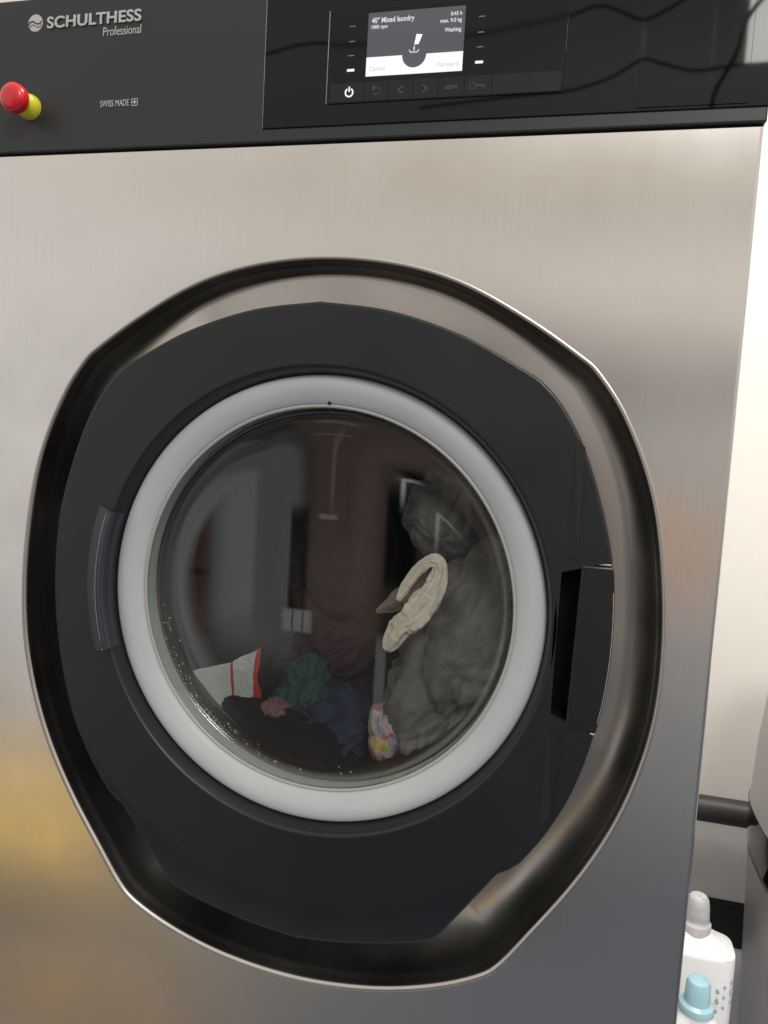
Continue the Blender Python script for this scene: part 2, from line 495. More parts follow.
def prism(name, poly, y0, y1, material, parent=None, bev=0):     # poly in (x, z), extruded from y0 (front) to y1
    bm = bmesh.new()
    vs = [bm.verts.new((x, y0, z)) for x, z in poly]; f = bm.faces.new(vs)
    r = bmesh.ops.extrude_face_region(bm, geom=[f])
    for v_ in r['geom']:
        if isinstance(v_, bmesh.types.BMVert): v_.co.y = y1
    if bev:
        ed = [e_ for e_ in bm.edges if all(abs(v_.co.y - y0) < 1e-6 for v_ in e_.verts)]
        bmesh.ops.bevel(bm, geom=ed, offset=bev, segments=3, affect='EDGES', profile=.5)
    bmesh.ops.recalc_face_normals(bm, faces=bm.faces)
    bm.verts.index_update()
    v2 = [v_.co.copy() for v_ in bm.verts]; f2 = [[v_.index for v_ in q.verts] for q in bm.faces]; bm.free()
    return link_mesh(name, v2, f2, material, parent, R(35), flat=2e-5 if bev else 1e-12)


# ---------------------------------------------------------------- setting
YW = 0.85
floor = link_mesh('floor', [(-1.5, -.25, 0), (3, -.25, 0), (3, YW + .1, 0), (-1.5, YW + .1, 0)], [(0, 1, 2, 3)], M['floor'], smooth=False)
tag(floor, 'blue grey floor behind the bottles', 'floor', kind='structure')
zP1 = U(720, 822, YW - .02).z
wall = box('wall', -4, 4, YW, YW + .1, zP1, 3.0, M['wall'])
tag(wall, 'white painted wall behind the machine', 'wall')
dado = box('wall_panel', -4, 4, YW - .006, YW + .1, U(720, 898, YW).z, zP1 - .0005, M['dado'], bev=.002)
tag(dado, 'grey lower wall panel between the pipe and the black skirting', 'wall panel')
zs = U(720, 898, YW).z
sk = box('skirting_board', -4, 4, YW - .012, YW + .1, 0.0, zs - .0005, M['skirting'], bev=.002)
tag(sk, 'black skirting board along the bottom of the wall', 'skirting board')
pz0, pz1 = U(720, 823, YW - .06).z, U(720, 798, YW - .06).z
pr = (pz1 - pz0) / 2
pipe = tube('pipe', [(.2, YW - .06, (pz0 + pz1) / 2), (1.6, YW - .06, (pz0 + pz1) / 2)], pr, M['pipe'], n=40)
tag(pipe, 'dark horizontal pipe running along the wall above the grey panel', 'pipe')

# cables slung across the room behind the camera: the black fascia mirrors them
def cable(pts, r, label):
    q = [U(a, b_, 1.2) for a, b_ in pts]
    cp = spline([(p.x, -1.21, p.z) for p in q], 8, closed=False)
    tag(tube('hanging_cable', cp, r, M['black'], n=10), label, 'cable')


cable([(230, 60), (270, 53), (295, 46), (320, 43), (345, 46), (400, 43), (470, 36), (512, 28), (565, 17), (598, 6), (622, 12), (643, 20), (664, 12), (690, -4), (730, -30)], .0036, 'long black cable slung high across the room, mirrored in the fascia')
cable([(420, 108), (500, 98), (560, 92), (588, 86), (614, 76), (642, 60), (662, 64), (695, 71), (735, 66), (790, 62)], .0034, 'lower black cable slung across the room, mirrored beside the drawer outline')
cable([(708, 130), (712, 104), (717, 88), (736, 54), (748, 18), (770, -10)], .0048, 'thick black cable hanging beside the window, mirrored at the right of the fascia')

# ---------------------------------------------------------------- washing machine
XL, XR = -.3335, .3235
ZT, ZB = ZC + .3852, 0.02
TW = .006                      # the door sits a touch turned in its frame
tw = lambda x, z: (x - TW * z, z + TW * x)
mach = empty('washing_machine', (0, .4, 0))
tag(mach, 'brushed steel front loading washing machine with dark round door and control panel', 'washing machine')

out_half = [(0, .2905), (.065, .2845), (.12, .268), (.175, .238), (.212, .213), (.226, .201), (.25, .166), (.275, .104), (.2875, .025),
            (.289, -.045), (.281, -.1), (.263, -.157), (.235, -.212), (.202, -.262), (.182, -.291), (.165, -.3065), (.125, -.325), (.07, -.340), (0, -.3465)]
OUT = spline([tw(x, z) + (0,) for x, z in mirror_outline(out_half, -.005)], 10, smooth=10)
N = len(OUT)
nor = []
for i in range(N):
    d = (OUT[(i + 3) % N] - OUT[i - 3]).normalized(); nn = Vector((d.y, -d.x, 0))
    if nn.dot(OUT[i]) > 0: nn = -nn
    nor.append(nn)
for _ in range(14): nor = [(nor[i - 1] + nor[i] * 2 + nor[(i + 1) % N]).normalized() for i in range(N)]
# flat sheet: from the rectangle to the lip, then lip, wall, fillet and floor of the dish
def dish_prof(a):
    sn = math.sin(a); cs = math.cos(a)
    tab = ((-180, .030, .052, 1), (-150, .032, .054, 1), (-125, .038, .056, 1), (-90, .050, .058, 1), (-68, .046, .052, .9), (-50, .032, .040, .6), (-20, .024, .026, .35), (0, .024, .024, .3), (35, .018, .020, .3), (60, .009, .018, .35), (90, .007, .018, .4), (115, .010, .022, .5), (140, .018, .034, .8), (160, .024, .048, 1), (180, .030, .052, 1))
    dg_ = math.degrees(a)
    for (a0, w0, d0, h0), (a1, w1, d1, h1) in zip(tab, tab[1:]):
        if a0 <= dg_ <= a1:
            f_ = (dg_ - a0) / (a1 - a0); f_ = f_ * f_ * (3 - 2 * f_); wf = w0 + (w1 - w0) * f_; dp = d0 + (d1 - d0) * f_; hh = h0 + (h1 - h0) * f_
    pr_ = [(-.0048, 0), (-.004, -.0003), (-.003, -.0003), (-.0018, .0003), (-.0008, .0013), (-.0002, .0027), (.0001, .0045), (.0006, .0080), (.0014, .0110), (.0024, .0135), (.0030, .0160)]
    pr_ = [(s_, y_ if y_ < .0028 else .0027 + (y_ - .0027) * hh) for s_, y_ in pr_]; yw = pr_[-1][1]
    for k in range(1, 15):
        b_ = PI / 2 * k / 14
        pr_.append((.0030 + wf * (1 - math.cos(b_)), yw + (dp - yw) * math.sin(b_)))
    return pr_


prof = dish_prof(0)
vs, fs = [], []
# outer rectangle sheet
rect_pts = []
for i in range(N):
    p = OUT[i] - nor[i] * .0048
    d = Vector((p.x, p.y)).normalized()
    hx = (XR if d.x > 0 else XL); hz = (ZT - ZC if d.y > 0 else ZB - ZC)
    tx = hx / d.x if abs(d.x) > 1e-6 else 1e9; tz = hz / d.y if abs(d.y) > 1e-6 else 1e9
    t_ = min(tx, tz); rect_pts.append(Vector((d.x * t_, d.y * t_)))
for cx_, cz_ in ((XR, ZT - ZC), (XR, ZB - ZC), (XL, ZT - ZC), (XL, ZB - ZC)):       # snap the nearest ray to each true corner
    k = min(range(N), key=lambda i: (rect_pts[i] - Vector((cx_, cz_))).length); rect_pts[k] = Vector((cx_, cz_))
k0 = 3
E_ = .003
for i in range(N):
    q = rect_pts[i]
    ix = min(max(q.x, XL + E_), XR - E_); iz = min(max(q.y, ZB - ZC + E_), ZT - ZC - .0008)
    vs.append((q.x, .003, ZC + q.y)); vs.append(((q.x + ix) / 2 + (q.x - ix) * .2, .0009, ZC + (q.y + iz) / 2 + (q.y - iz) * .2)); vs.append((ix, 0, ZC + iz))
for i in range(N):
    for s, y in prof[:1]:
        p = OUT[i] + nor[i] * s; vs.append((p.x, y, ZC + p.y))
K = len(prof); B = 3 * N
for i in range(N):
    j = (i + 1) % N
    for q in (0, 1): fs.append((i * 3 + q, i * 3 + q + 1, j * 3 + q + 1, j * 3 + q))
    fs.append((i * 3 + 2, B + i, B + j, j * 3 + 2))
nflat = len(fs)
front = link_mesh('front_panel', vs, fs, M['steel'], mach, R(40))
for p_ in front.data.polygons: p_.use_smooth = abs(p_.normal.y) < .99999
vs2, fs2 = [], []
for i in range(N):
    for s, y in dish_prof(math.atan2(OUT[i].y, OUT[i].x)):
        p = OUT[i] + nor[i] * s; vs2.append((p.x, y, ZC + p.y))
    p = p.normalized() * .21; vs2.append((p.x, y + .0005, ZC + p.y))
for i in range(N):
    j = (i + 1) % N
    for q in range(K): fs2.append((i * (K + 1) + q, i * (K + 1) + q + 1, j * (K + 1) + q + 1, j * (K + 1) + q))
dish = link_mesh('door_recess', vs2, fs2, M['steel_dish'], mach, R(80))

# cabinet shell behind the sheet
t_ = .0015; D = .78
bmv, bmf = [], []


def addbox(x0, x1, y0, y1, z0, z1):
    b0 = len(bmv)
    for x in (x0, x1):
        for y in (y0, y1):
            for z in (z0, z1): bmv.append((x, y, z))
    bmf.extend([tuple(b0 + i for i in f) for f in ((0, 1, 3, 2), (4, 6, 7, 5), (0, 4, 5, 1), (2, 3, 7, 6), (0, 2, 6, 4), (1, 5, 7, 3))])


TOPZ = ZC + .52
addbox(XL, XL + t_, .0032, D, ZB, TOPZ - .006); addbox(XR - t_, XR, .0032, D, ZB, TOPZ - .006)
addbox(XL + t_, XR - t_, D - t_, D, ZB, TOPZ - .006); addbox(XL + t_, XR - t_, .0032, D - t_, TOPZ - .0075, TOPZ - .006)
addbox(XL + t_, XR - t_, .004, D - t_, ZB, ZB + t_)
link_mesh('cabinet', bmv, bmf, M['steel'], mach, False)
for fx in (XL + .05, XR - .05):
    for fy in (.06, D - .06):
        lathe('foot', [(0, 0), (.022, 0), (.022, .008), (.010, .012), (.010, .021), (0, .021)], M['black'], mach, (fx, fy, 0), 'z', 24)

# control panel
CX, CZ = .0018, .0018
ctrl = box('control_panel', XL - .0005 + CX, XR + .0005 + CX, -.004, .010, ZC + .3862 + CZ, TOPZ, M['housing'], mach, bev=.0015)
box('shadow_gap', XL + .002, XR - .002, -.0003, .004, ZC + .3850, ZC + .3866, M['black'], mach)
yf = -.004
gl = box('glass_fascia', -.0630, XR + .0004 + CX, yf - .0012, yf + .002, ZC + .3985, TOPZ - .004, M['gloss'], ctrl, bev=.0006)
yg = yf - .0012
box('fascia_edge_glint', -.0636, -.0629, yf - .0014, yf + .002, ZC + .3985, TOPZ - .004, M['edge'], ctrl, bev=.0003)  # pale strip painted as the highlight on the fascia's left edge
box('display_module', -.0075, .1812, yg - .0008, yg + .001, ZC + .4150, ZC + .4872, M['module'], ctrl, bev=.0004)
ym = yg - .0008
box('module_edge_glint', -.0082, -.0074, yg - .0010, yg + .001, ZC + .4150, ZC + .4872, M['edge'], ctrl, bev=.0003)  # the module's edge highlight, painted likewise
# button strip along the module's foot, with its keys
for i, (a, b_) in enumerate(((-.0045, .0235), (.0245, .0440), (.0450, .0640), (.0650, .0845), (.0855, .1050), (.1060, .1260), (.1270, .1790))):
    box('touch_key', a, b_, ym - .0003, ym + .0003, ZC + .4160, ZC + .4305, M['strip'], ctrl)
yk = ym - .0005


def stroke(name, pts, w, material, y=None, closed=False, parent=None):
    y = yk if y is None else y
    vs_, fs_ = [], []
    n_ = len(pts)
    for i in range(n_ if closed else n_ - 1):
        p, q = Vector(pts[i]), Vector(pts[(i + 1) % n_]); d_ = (q - p); L_ = d_.length; d_ /= L_
        s_ = Vector((-d_.y, d_.x)) * w / 2; e_ = d_ * w * .3
        b0 = len(vs_)
        for a_ in (p - e_ + s_, q + e_ + s_, q + e_ - s_, p - e_ - s_): vs_.append((a_.x, y, ZC + a_.y)); 
        for a_ in (p - e_ + s_, q + e_ + s_, q + e_ - s_, p - e_ - s_): vs_.append((a_.x, y + .0002, ZC + a_.y))
        fs_.extend([(b0, b0 + 1, b0 + 2, b0 + 3), (b0 + 4, b0 + 7, b0 + 6, b0 + 5)] + [(b0 + k_, b0 + 4 + k_, b0 + 4 + (k_ + 1) % 4, b0 + (k_ + 1) % 4) for k_ in range(4)])
    return link_mesh(name, vs_, fs_, material, parent or ctrl, False)


def circ(cx_, cz_, r, a0=0, a1=360, n=24):
    return [(cx_ + r * math.cos(R(a0 + (a1 - a0) * i / n)), cz_ + r * math.sin(R(a0 + (a1 - a0) * i / n))) for i in range(n + 1)]


kz = .4232
stroke('power_icon', circ(.0117, kz, .0031, 125, 415), .0011, M['led'])
stroke('power_bar', [(.0117, kz + .0008), (.0117, kz + .0042)], .0011, M['led'])
stroke('back_icon', [(.0310, kz + .0024), (.0350, kz + .0024)] + circ(.0352, kz, .0024, 90, -90, 10) + [(.0320, kz - .0024)], .0006, M['print_dim'])
stroke('back_arrow', [(.0325, kz + .0040), (.0308, kz + .0024), (.0325, kz + .0008)], .0006, M['print_dim'])
stroke('left_icon', [(.0562, kz + .0028), (.0522, kz), (.0562, kz - .0028)], .0006, M['print_dim'])
stroke('right_icon', [(.0722, kz + .0028), (.0762, kz), (.0722, kz - .0028)], .0006, M['print_dim'])
text('start_print', 'start', .0905, ZC + kz - .0016, .0036, M['print_dim'], ctrl, yk, width=.0095)
stroke('key_icon', circ(.1120, kz, .0024, 0, 360, 16), .0006, M['print_dim'])
stroke('key_stem', [(.1144, kz), (.1205, kz), (.1205, kz - .0016)], .0006, M['print_dim'])
# screen
sx0, sx1, sz0, sz1 = .0250, .1028, .4345, .4828
ys = ym - .0005
scr = box('screen', sx0, sx1, ys, ym + .0004, ZC + sz0, ZC + sz1, M['screen'], ctrl)
yt = ys - .0004
cxs = .0640
arc = circ(cxs, .4490, .0098, 180, 360, 24)
poly = [(sx0, sz0 + .0001), (sx1, sz0 + .0001), (sx1, .4490)] + [(x, z) for x, z in arc[::-1]] + [(sx0, .4490)]
prism('screen_footer', [(x, ZC + z) for x, z in poly], yt, ys - .0001, M['screen_white'], ctrl)
text('screen_text', '40° Mixed laundry', sx0 + .0030, ZC + .4748, .0040, M['screen_text'], ctrl, yt, width=.0345, bold=.012)
text('screen_text', '1000 rpm', sx0 + .0030, ZC + .4705, .0027, M['screen_text'], ctrl, yt, width=.0130, bold=.012)
text('screen_text', '0:43 h', sx1 - .0025, ZC + .4760, .0028, M['screen_text'], ctrl, yt, width=.0088, align='RIGHT', bold=.012)
text('screen_text', 'max. 9.0 kg', sx1 - .0025, ZC + .4712, .0028, M['screen_text'], ctrl, yt, width=.0168, align='RIGHT', bold=.012)
text('screen_text', 'Washing', sx1 - .0025, ZC + .4642, .0030, M['screen_text'], ctrl, yt, width=.0130, align='RIGHT', bold=.012)
text('screen_text', 'Cancel', sx0 + .0030, ZC + .4382, .0036, M['screen_grey'], ctrl, yt - .0004, width=.0125)
text('screen_text', 'Forward', sx1 - .0030, ZC + .4382, .0036, M['screen_grey'], ctrl, yt - .0004, width=.0165, align='RIGHT')
prism('dial_hand', [(cxs + a, ZC + b_) for a, b_ in ((-.0004, .4565), (.0030, .4567), (.0058, .4636), (.0010, .4643))], yt, ys - .0001, M['screen_white'], ctrl)
stroke('tub_icon', [(cxs - .0042, .4525), (cxs - .0030, .4508), (cxs + .0024, .4508), (cxs + .0036, .4525)], .0007, M['screen_text'], yt)
stroke('tub_arrow', [(cxs - .0003, .4552), (cxs - .0003, .4522)], .0009, M['screen_text'], yt)
for i, z in enumerate((.4739, .4624, .4516, .4404)):
    for x in (.0120, .1157):
        w_ = .0024 if i < 3 else .0030; h_ = .0003 if i < 3 else .0009
        box('indicator_bar', x - w_, x + w_, ym - .0004, ym + .0002, ZC + z - h_, ZC + z + h_, M['led_dim'] if i < 3 else M['led'], ctrl)
# drawer outline in the fascia
dr = box('drawer_front', .2352, .3110, yg - .0007, yg + .001, ZC + .4008, TOPZ - .010, M['gloss'], ctrl, bev=.0003)

# lettering
emb = lathe('emblem_disc', [(0, -.0004), (.0072, -.0004), (.0075, 0)], M['print'], ctrl, (-.2862, yf - .0001, ZC + .4988), 'y', 48)
stroke('emblem_wave', [(-.2932, .4975), (-.2912, .4996), (-.2888, .5003), (-.2862, .4990), (-.2836, .4977), (-.2812, .4982), (-.2793, .5000)], .0009, M['housing'], yf - .0009)
stroke('emblem_wave', [(-.2922, .4948), (-.2902, .4969), (-.2880, .4974), (-.2858, .4962), (-.2834, .4951), (-.2812, .4954), (-.2797, .4968)], .0004, M['housing'], yf - .0009)
text('brand_lettering', 'SCHULTHESS', -.2735, ZC + .4932, .0098, M['print'], ctrl, yf - .0009, width=.0940, bold=.022, depth=.0008)
text('brand_subtitle', 'Professional', -.1796, ZC + .4830, .0072, M['print'], ctrl, yf - .0005, width=.0372, align='RIGHT')
text('origin_lettering', 'SWISS MADE', -.2184, ZC + .4236, .0054, M['print'], ctrl, yf - .0005, width=.0285)
stroke('origin_badge', [(-.1872, .4234), (-.1816, .4234), (-.1816, .4290), (-.1872, .4290)], .0006, M['print'], yf - .0005, True)
stroke('origin_cross', [(-.1844, .4246), (-.1844, .4278)], .0011, M['print'], yf - .0005)
stroke('origin_cross', [(-.1860, .4262), (-.1828, .4262)], .0011, M['print'], yf - .0007)

ctrl.location.x -= CX; ctrl.location.z -= CZ

# emergency stop
ec = U(31, 108, yf)
est = lathe('emergency_stop', [(0, 0), (.0108, 0), (.0108, -.004), (.0102, -.005), (.0098, -.012), (.0085, -.013), (0, -.013)], M['yellow'], mach, (ec.x, yf, ec.z), 'y', 48)
lathe('stop_button', [(0, -.013), (.0068, -.013), (.0068, -.017), (.0122, -.0175), (.0124, -.022), (.0116, -.0255), (.0092, -.0272), (.0055, -.0282), (0, -.0286)], M['red'], est, (ec.x, yf, ec.z), 'y', 56)

# ---------------------------------------------------------------- door
YF = -.012
dh = [(0, .2555), (.06, .2485), (.12, .230), (.168, .2055), (.186, .194), (.203, .175), (.220, .145), (.235, .105), (.247, .058), (.251, .005),
      (.2485, -.045), (.240, -.093), (.228, -.133), (.211, -.168), (.193, -.1955)]
upper = spline([(-.003 + x, z, 0) for x, z in dh], 8, closed=False)
upper = upper + [Vector((-.003 + .184, -.2035, 0)), Vector((-.003 + .175, -.2085, 0)), Vector((-.003 + .129, -.275, 0)), Vector((-.003 + .122, -.2810, 0))]
low = spline([(-.003 + x, z, 0) for x, z in [(.112, -.2850), (.094, -.2900), (.047, -.3000), (0, -.3055)]], 6, closed=False)
half = upper + low
loop = [(p.x, p.y) for p in half] + [(-.006 - p.x, p.y) for p in half[-2:0:-1]]
ND = 720
loop = [tw(x, z) for x, z in loop]
pol = resample_polar(loop, ND)
# handle notch on the right: flap replaces the plate between two heights
NT, NB = .0615, -.0790        # top and bottom of the notch
SL = lambda z: .2062 + (z - NT) * (.0005)      # slot's left edge (x)


def plate_r(a, r):
    z = r * math.sin(a)
    if math.cos(a) > 0 and NB < .25 * math.tan(a) < NT:
        return min(r, SL(z) / math.cos(a))
    return r


RIN = .2030; R2 = .2640


def face_y(r, a):
    y = YF
    if r > R2 and math.sin(a) < -.2: y += (r - R2) * .15
    return y


vs, fs = [], []
rings = 15
for a, r0 in pol:
    ro = plate_r(a, r0); ca, sa = math.cos(a), math.sin(a)
    cut = ro < r0 - 1e-6
    be = .0022
    m1 = min(R2, ro - be - .0005)
    L = [(RIN - .0078, YF + .022), (RIN - .0016, YF + .0022), (RIN - .0004, YF + .0006), (RIN + .0008, YF), (RIN + .0020, YF)]
    L += [(max(RIN + .0022, min((RIN + m1) / 2, m1)), YF), (m1 - .0003, YF), (m1, YF)]
    if m1 < R2: yo = face_y(ro - be, a)
    else: yo = face_y(ro - be, a)
    L += [((m1 + ro - be) / 2, (YF + yo) / 2), (ro - be, yo), (ro - be * .5, yo + .0003), (ro - be * .15, yo + .0010), (ro, yo + .0024), (ro, .0620), (RIN + .002, .0625)]
    for r, y in L: vs.append((r * ca, y, ZC + r * sa))
K = 15
for i in range(ND):
    j = (i + 1) % ND
    for q in range(K - 1): fs.append((i * K + q, i * K + q + 1, j * K + q + 1, j * K + q))
door = link_mesh('door', vs, fs, M['door'], mach, R(32))
door.data.materials.append(M['black'])  # sides blackened so the recess reflects dark around the door
for p_ in door.data.polygons:
    if p_.center.y > .01 and math.hypot(p_.center.x, p_.center.z - ZC) > .21: p_.material_index = 1
# handle flap and the black slot beside it
rr = [(p, r) for p, r in pol if math.cos(p) > 0 and NB + .003 < r * math.sin(p) < NT - .003]
outer = [(r * math.cos(p), r * math.sin(p)) for p, r in rr]
lx = lambda z: .2205 + (z - .0533) * .021
flap = [(lx(outer[0][1]), outer[0][1])] + [(x + .0004, z) for x, z in outer] + [(lx(outer[-1][1]), outer[-1][1])]
prism('handle', [(x, ZC + z) for x, z in flap], YF - .0006, .016, M['handle'], door, bev=.0014)
stroke('handle_edge', [(x - .0004, z) for x, z in outer[4:-4:6]], .0006, M['chrome'], YF - .0007, parent=door)
for z, s in ((outer[-1][1] + .0016, 1), (outer[0][1] - .0016, -1)):
    tube('handle_pivot', [(lx(z) + .002, YF + .003, ZC + z), (.2405 if s < 0 else .2425, YF + .003, ZC + z)], .0017, M['chrome'], door, 16)
box('handle_well', .2064, .2440, .0165, .020, ZC + NB, ZC + NT, M['black'], door)
# bevelled groove strips above and below the slot
for (p1, p2, p3, p4) in (((.2085, .1545), (.2165, .1475), (.2170, .0612), (.2066, .0606)), ((.2052, -.0820), (.2150, -.0830), (.2120, -.1500), (.2040, -.1560))):
    pts = [(p1[0], YF - .0002, ZC + p1[1]), (p2[0], YF - .0022, ZC + p2[1]), (p3[0], YF - .0022, ZC + p3[1]), (p4[0], YF - .0002, ZC + p4[1])]
    pts += [(x, YF + .001, z) for x, y, z in pts]
    link_mesh('grip_facet', pts, [(0, 1, 2, 3), (4, 7, 6, 5), (0, 4, 5, 1), (1, 5, 6, 2), (2, 6, 7, 3), (3, 7, 4, 0)], M['handle'], door, False)
# hinge cover on the left
lathe('hinge_cover', [(.2022, YF + .001), (.2026, YF - .0022), (.2162, YF - .0022), (.2178, YF - .0016), (.2186, YF + .001)], M['hinge'], door, a0=R(161), a1=R(197.3), n=60)
lathe('hinge_plate', [(.1985, YF + .012), (.1987, YF - .0045), (.1997, YF - .0055), (.2060, YF - .0055), (.2068, YF - .0048), (.2072, YF - .002)], M['hinge'], door, a0=R(161), a1=R(197.3), n=60)
stroke('hinge_highlight', [(.2084 * math.cos(R(a)), .2084 * math.sin(R(a))) for a in range(162, 197, 3)], .0006, M['edge_highlight'], YF - .0032, parent=door)  # painted highlight lines along the hinge's outer and lower edges
stroke('hinge_highlight', [(.2080 * math.cos(R(197.2)), .2080 * math.sin(R(197.2))), (.1996 * math.cos(R(197.2)), .1996 * math.sin(R(197.2)))], .0008, M['edge_highlight'], YF - .0052, parent=door)
# light grey ring, inner chrome seal and glass bowl
lathe('door_ring', [(.1968, .0040), (.1960, .0018), (.1945, .0006), (.1920, .0000), (.1880, -.0004), (.1830, .0012), (.1775, .0040), (.1735, .0066), (.1722, .0082), (.1722, .030)], M['ring'], door, n=256)
lathe('seal_rim', [(.1722, .0085), (.1712, .0078), (.1700, .0080), (.1692, .0092), (.1690, .024)], M['seal'], door, n=200)
gp = [(.1690, .0085), (.1682, .0080), (.1674, .0092), (.1670, .0110), (.1662, .0145), (.1648, .0165), (.1620, .0178), (.1590, .0182), (.1300, .0182), (.05, .0182), (0, .0182)]
gp2 = [(0, .0234), (.05, .0234), (.1300, .0234), (.1600, .0234), (.1640, .0226), (.1668, .0205), (.1678, .0180), (.1684, .0140), (.1690, .0085)]
lathe('glass', gp + gp2, M['glass'], door, n=200, smooth=R(70))
lathe('door_lining', [(.1950, .020), (.1722, .0195), (.1702, .0200), (.1699, .0250), (.1720, .0290), (.1950, .0420)], M['lining'], door, n=160)

box('vent_hole', .0005, .0030, (.0060), .0090, ZC + .1722, ZC + .1752, M['black'], door)

# bellow, tub front and drum
lathe('door_seal', [(.1900, .0330), (.1780, .0310), (.1706, .0310), (.1696, .0350), (.1740, .0640), (.1790, .0800), (.1900, .0950), (.1760, .1020), (.1740, .1100), (.1800, .1180), (.2100, .1200)], M['rubber'], mach, n=160)
drum = lathe('drum', [(.1790, .1200), (.1800, .1180), (.2000, .1190), (.2450, .1300), (.2550, .1420), (.2560, .5200), (.2500, .5300), (.2480, .5310), (0, .5310)], M['drum'], mach, n=160, smooth=R(60))
for k in range(3):
    a = R(80 + 120 * k)
    ca, sa = math.cos(a), math.sin(a)
    pts = []
    for y in (.16, .50):
        for w_, r in ((-.03, .2555), (-.012, .205), (.012, .205), (.03, .2555)):
            pts.append((ca * r - sa * w_, y + (.01 if (y < .3) == (r < .22) else -.01) * (1 if r < .22 else 0), ZC + sa * r + ca * w_))
    link_mesh('lifter', pts, [(0, 1, 2, 3), (4, 7, 6, 5), (0, 4, 5, 1), (1, 5, 6, 2), (2, 6, 7, 3)], M['tub'], drum, False)

# ---------------------------------------------------------------- laundry in the drum
def bundle(name, c, rad, rot, material, label, cat, seed=0, fold=.16, freq=2.2, sub=5, dirn=(1, .3, .2), fine=.35):
    bm = bmesh.new(); bmesh.ops.create_icosphere(bm, subdivisions=sub + 1, radius=1)
    Q = Matrix.Rotation(rot[1], 3, 'Y') @ Matrix.Rotation(rot[0], 3, 'X') @ Matrix.Rotation(rot[2], 3, 'Z')
    dn = Vector(dirn).normalized(); off = Vector((seed * 3.7, seed * 1.9, seed * 5.1))
    ax = [(0, 0, 0)]
    for v_ in bm.verts:
        p = v_.co.copy()
        wp = p * 1.1 + off
        warp = Vector((noise.noise(wp), noise.noise(wp + Vector((9, 0, 0))), noise.noise(wp + Vector((0, 9, 0)))))
        q = p + warp * .75
        s = q.dot(dn) * freq * 2.4 + noise.noise(q * 1.3 + off) * 2.4
        rid = abs(math.sin(s)) ** .6
        s3 = (q + warp).dot(dn.cross(Vector((.3, 1, .2))).normalized() * .5 + dn) * freq * 4.6 + noise.noise(q * 2.2 - off) * 3
        rid3 = abs(math.sin(s3)) ** .7
        rid2 = min(1, abs(noise.noise(q * 5.5 + off)) * 2.5)
        k = 1 + fold * (rid - .5) * 1.2 + fold * .42 * (rid3 - .5) + fold * fine * .6 * (rid2 - .4) + .16 * noise.noise(wp * 1.3)
        p = p * k
        p = Vector((p.x * rad[0], p.y * rad[1], p.z * rad[2]))
        v_.co = Q @ p
        w_ = v_.co + Vector(c)
        # stays behind the glass and inside the drum
        rr_ = math.hypot(w_.x, w_.z - ZC)
        ymin = .0265 if rr_ < .150 else (.0265 + (rr_ - .150) * .5 if rr_ < .166 else .128)
        if w_.y < ymin: w_.y = ymin + (ymin - w_.y) * .02
        if w_.y < .124 and rr_ > .166:
            f_ = .166 / rr_; w_.x *= f_; w_.z = ZC + (w_.z - ZC) * f_
        elif rr_ > .250:
            f_ = .250 / rr_; w_.x *= f_; w_.z = ZC + (w_.z - ZC) * f_
        v_.co = w_
    vs_ = [v_.co.copy() for v_ in bm.verts]; fs_ = [[v_.index for v_ in f.verts] for f in bm.faces]; bm.free()
    o = link_mesh(name, vs_, fs_, material, None, True, origin=c)
    return tag(o, label, cat)


P = lambda x, y, d: U(x, y, d)
c = P(468, 668, .11); bundle('grey_garment', (c.x, .128, c.z), (.066, .070, .125), (0, R(22), 0), M['f_grey'],
       'large crumpled grey garment on the right side of the drum', 'garment', 1, .30, 1.15, 5, (1, .25, .30), fine=.3)
c = P(452, 515, .12); bundle('light_garment', (c.x, .125, c.z), (.046, .05, .043), (0, R(-20), 0), M['f_light'],
       'pale grey rounded bundle high on the right above the cream cloth', 'garment', 12, .10, .9, fine=.1)
c = P(294, 750, .06); bundle('black_garment', (c.x, .062, c.z), (.086, .024, .031), (0, R(22), 0), M['f_black'],
       'black wet garment lying at the bottom left of the drum', 'garment', 3, .10, 1.6, fine=.3)
c = P(335, 722, .13); bundle('navy_garment', (c.x, .125, c.z), (.060, .062, .034), (0, R(22), 0), M['f_navy'],
       'navy blue garment in the middle of the load beside the black one', 'garment', 4, .32, 1.6, fine=.5)
c = P(300, 698, .10); bundle('teal_garment', (c.x, .105, c.z), (.021, .030, .038), (0, R(12), 0), M['f_teal'],
       'dull teal green cloth between the striped sheet and the navy garment', 'garment', 5, .32, 1.5, fine=.5)
c = P(322, 660, .15); bundle('wine_garment', (c.x, .165, c.z), (.050, .04, .028), (0, R(-24), 0), M['f_wine'],
       'dark wine red cloth above the teal and navy laundry', 'garment', 6, .30, 1.6, fine=.5)
c = P(335, 560, .26); bundle('brown_column_bundle', (c.x, .28, c.z), (.065, .08, .120), (0, R(4), 0), M['f_brown'],  # stands in for the brown column reflected in the glass
       'tall dark brown bundle standing in for a reflected column, deep in the drum', 'garment', 7, .15, 1.5, 5, (1, 0, 0))
c = P(360, 690, .2); bundle('dark_filler', (c.x, .215, c.z), (.085, .06, .055), (0, R(-10), 0), fabric('dark_filler_fabric', (.018, .017, .020)),  # added dark bundle, fills the drum's darkness behind the load
       'charcoal bundle added to fill the dark behind the navy and wine red laundry', 'garment', 15, .16, 1.6, fine=.2)
c = P(384, 735, .07); bundle('patterned_cloth', (c.x, .075, c.z), (.015, .024, .028), (0, R(-6), 0), M['f_pattern'],
       'small cloth with pink, red and yellow pattern at the foot of the grey garment', 'cloth', 9, .15, 2, 4)
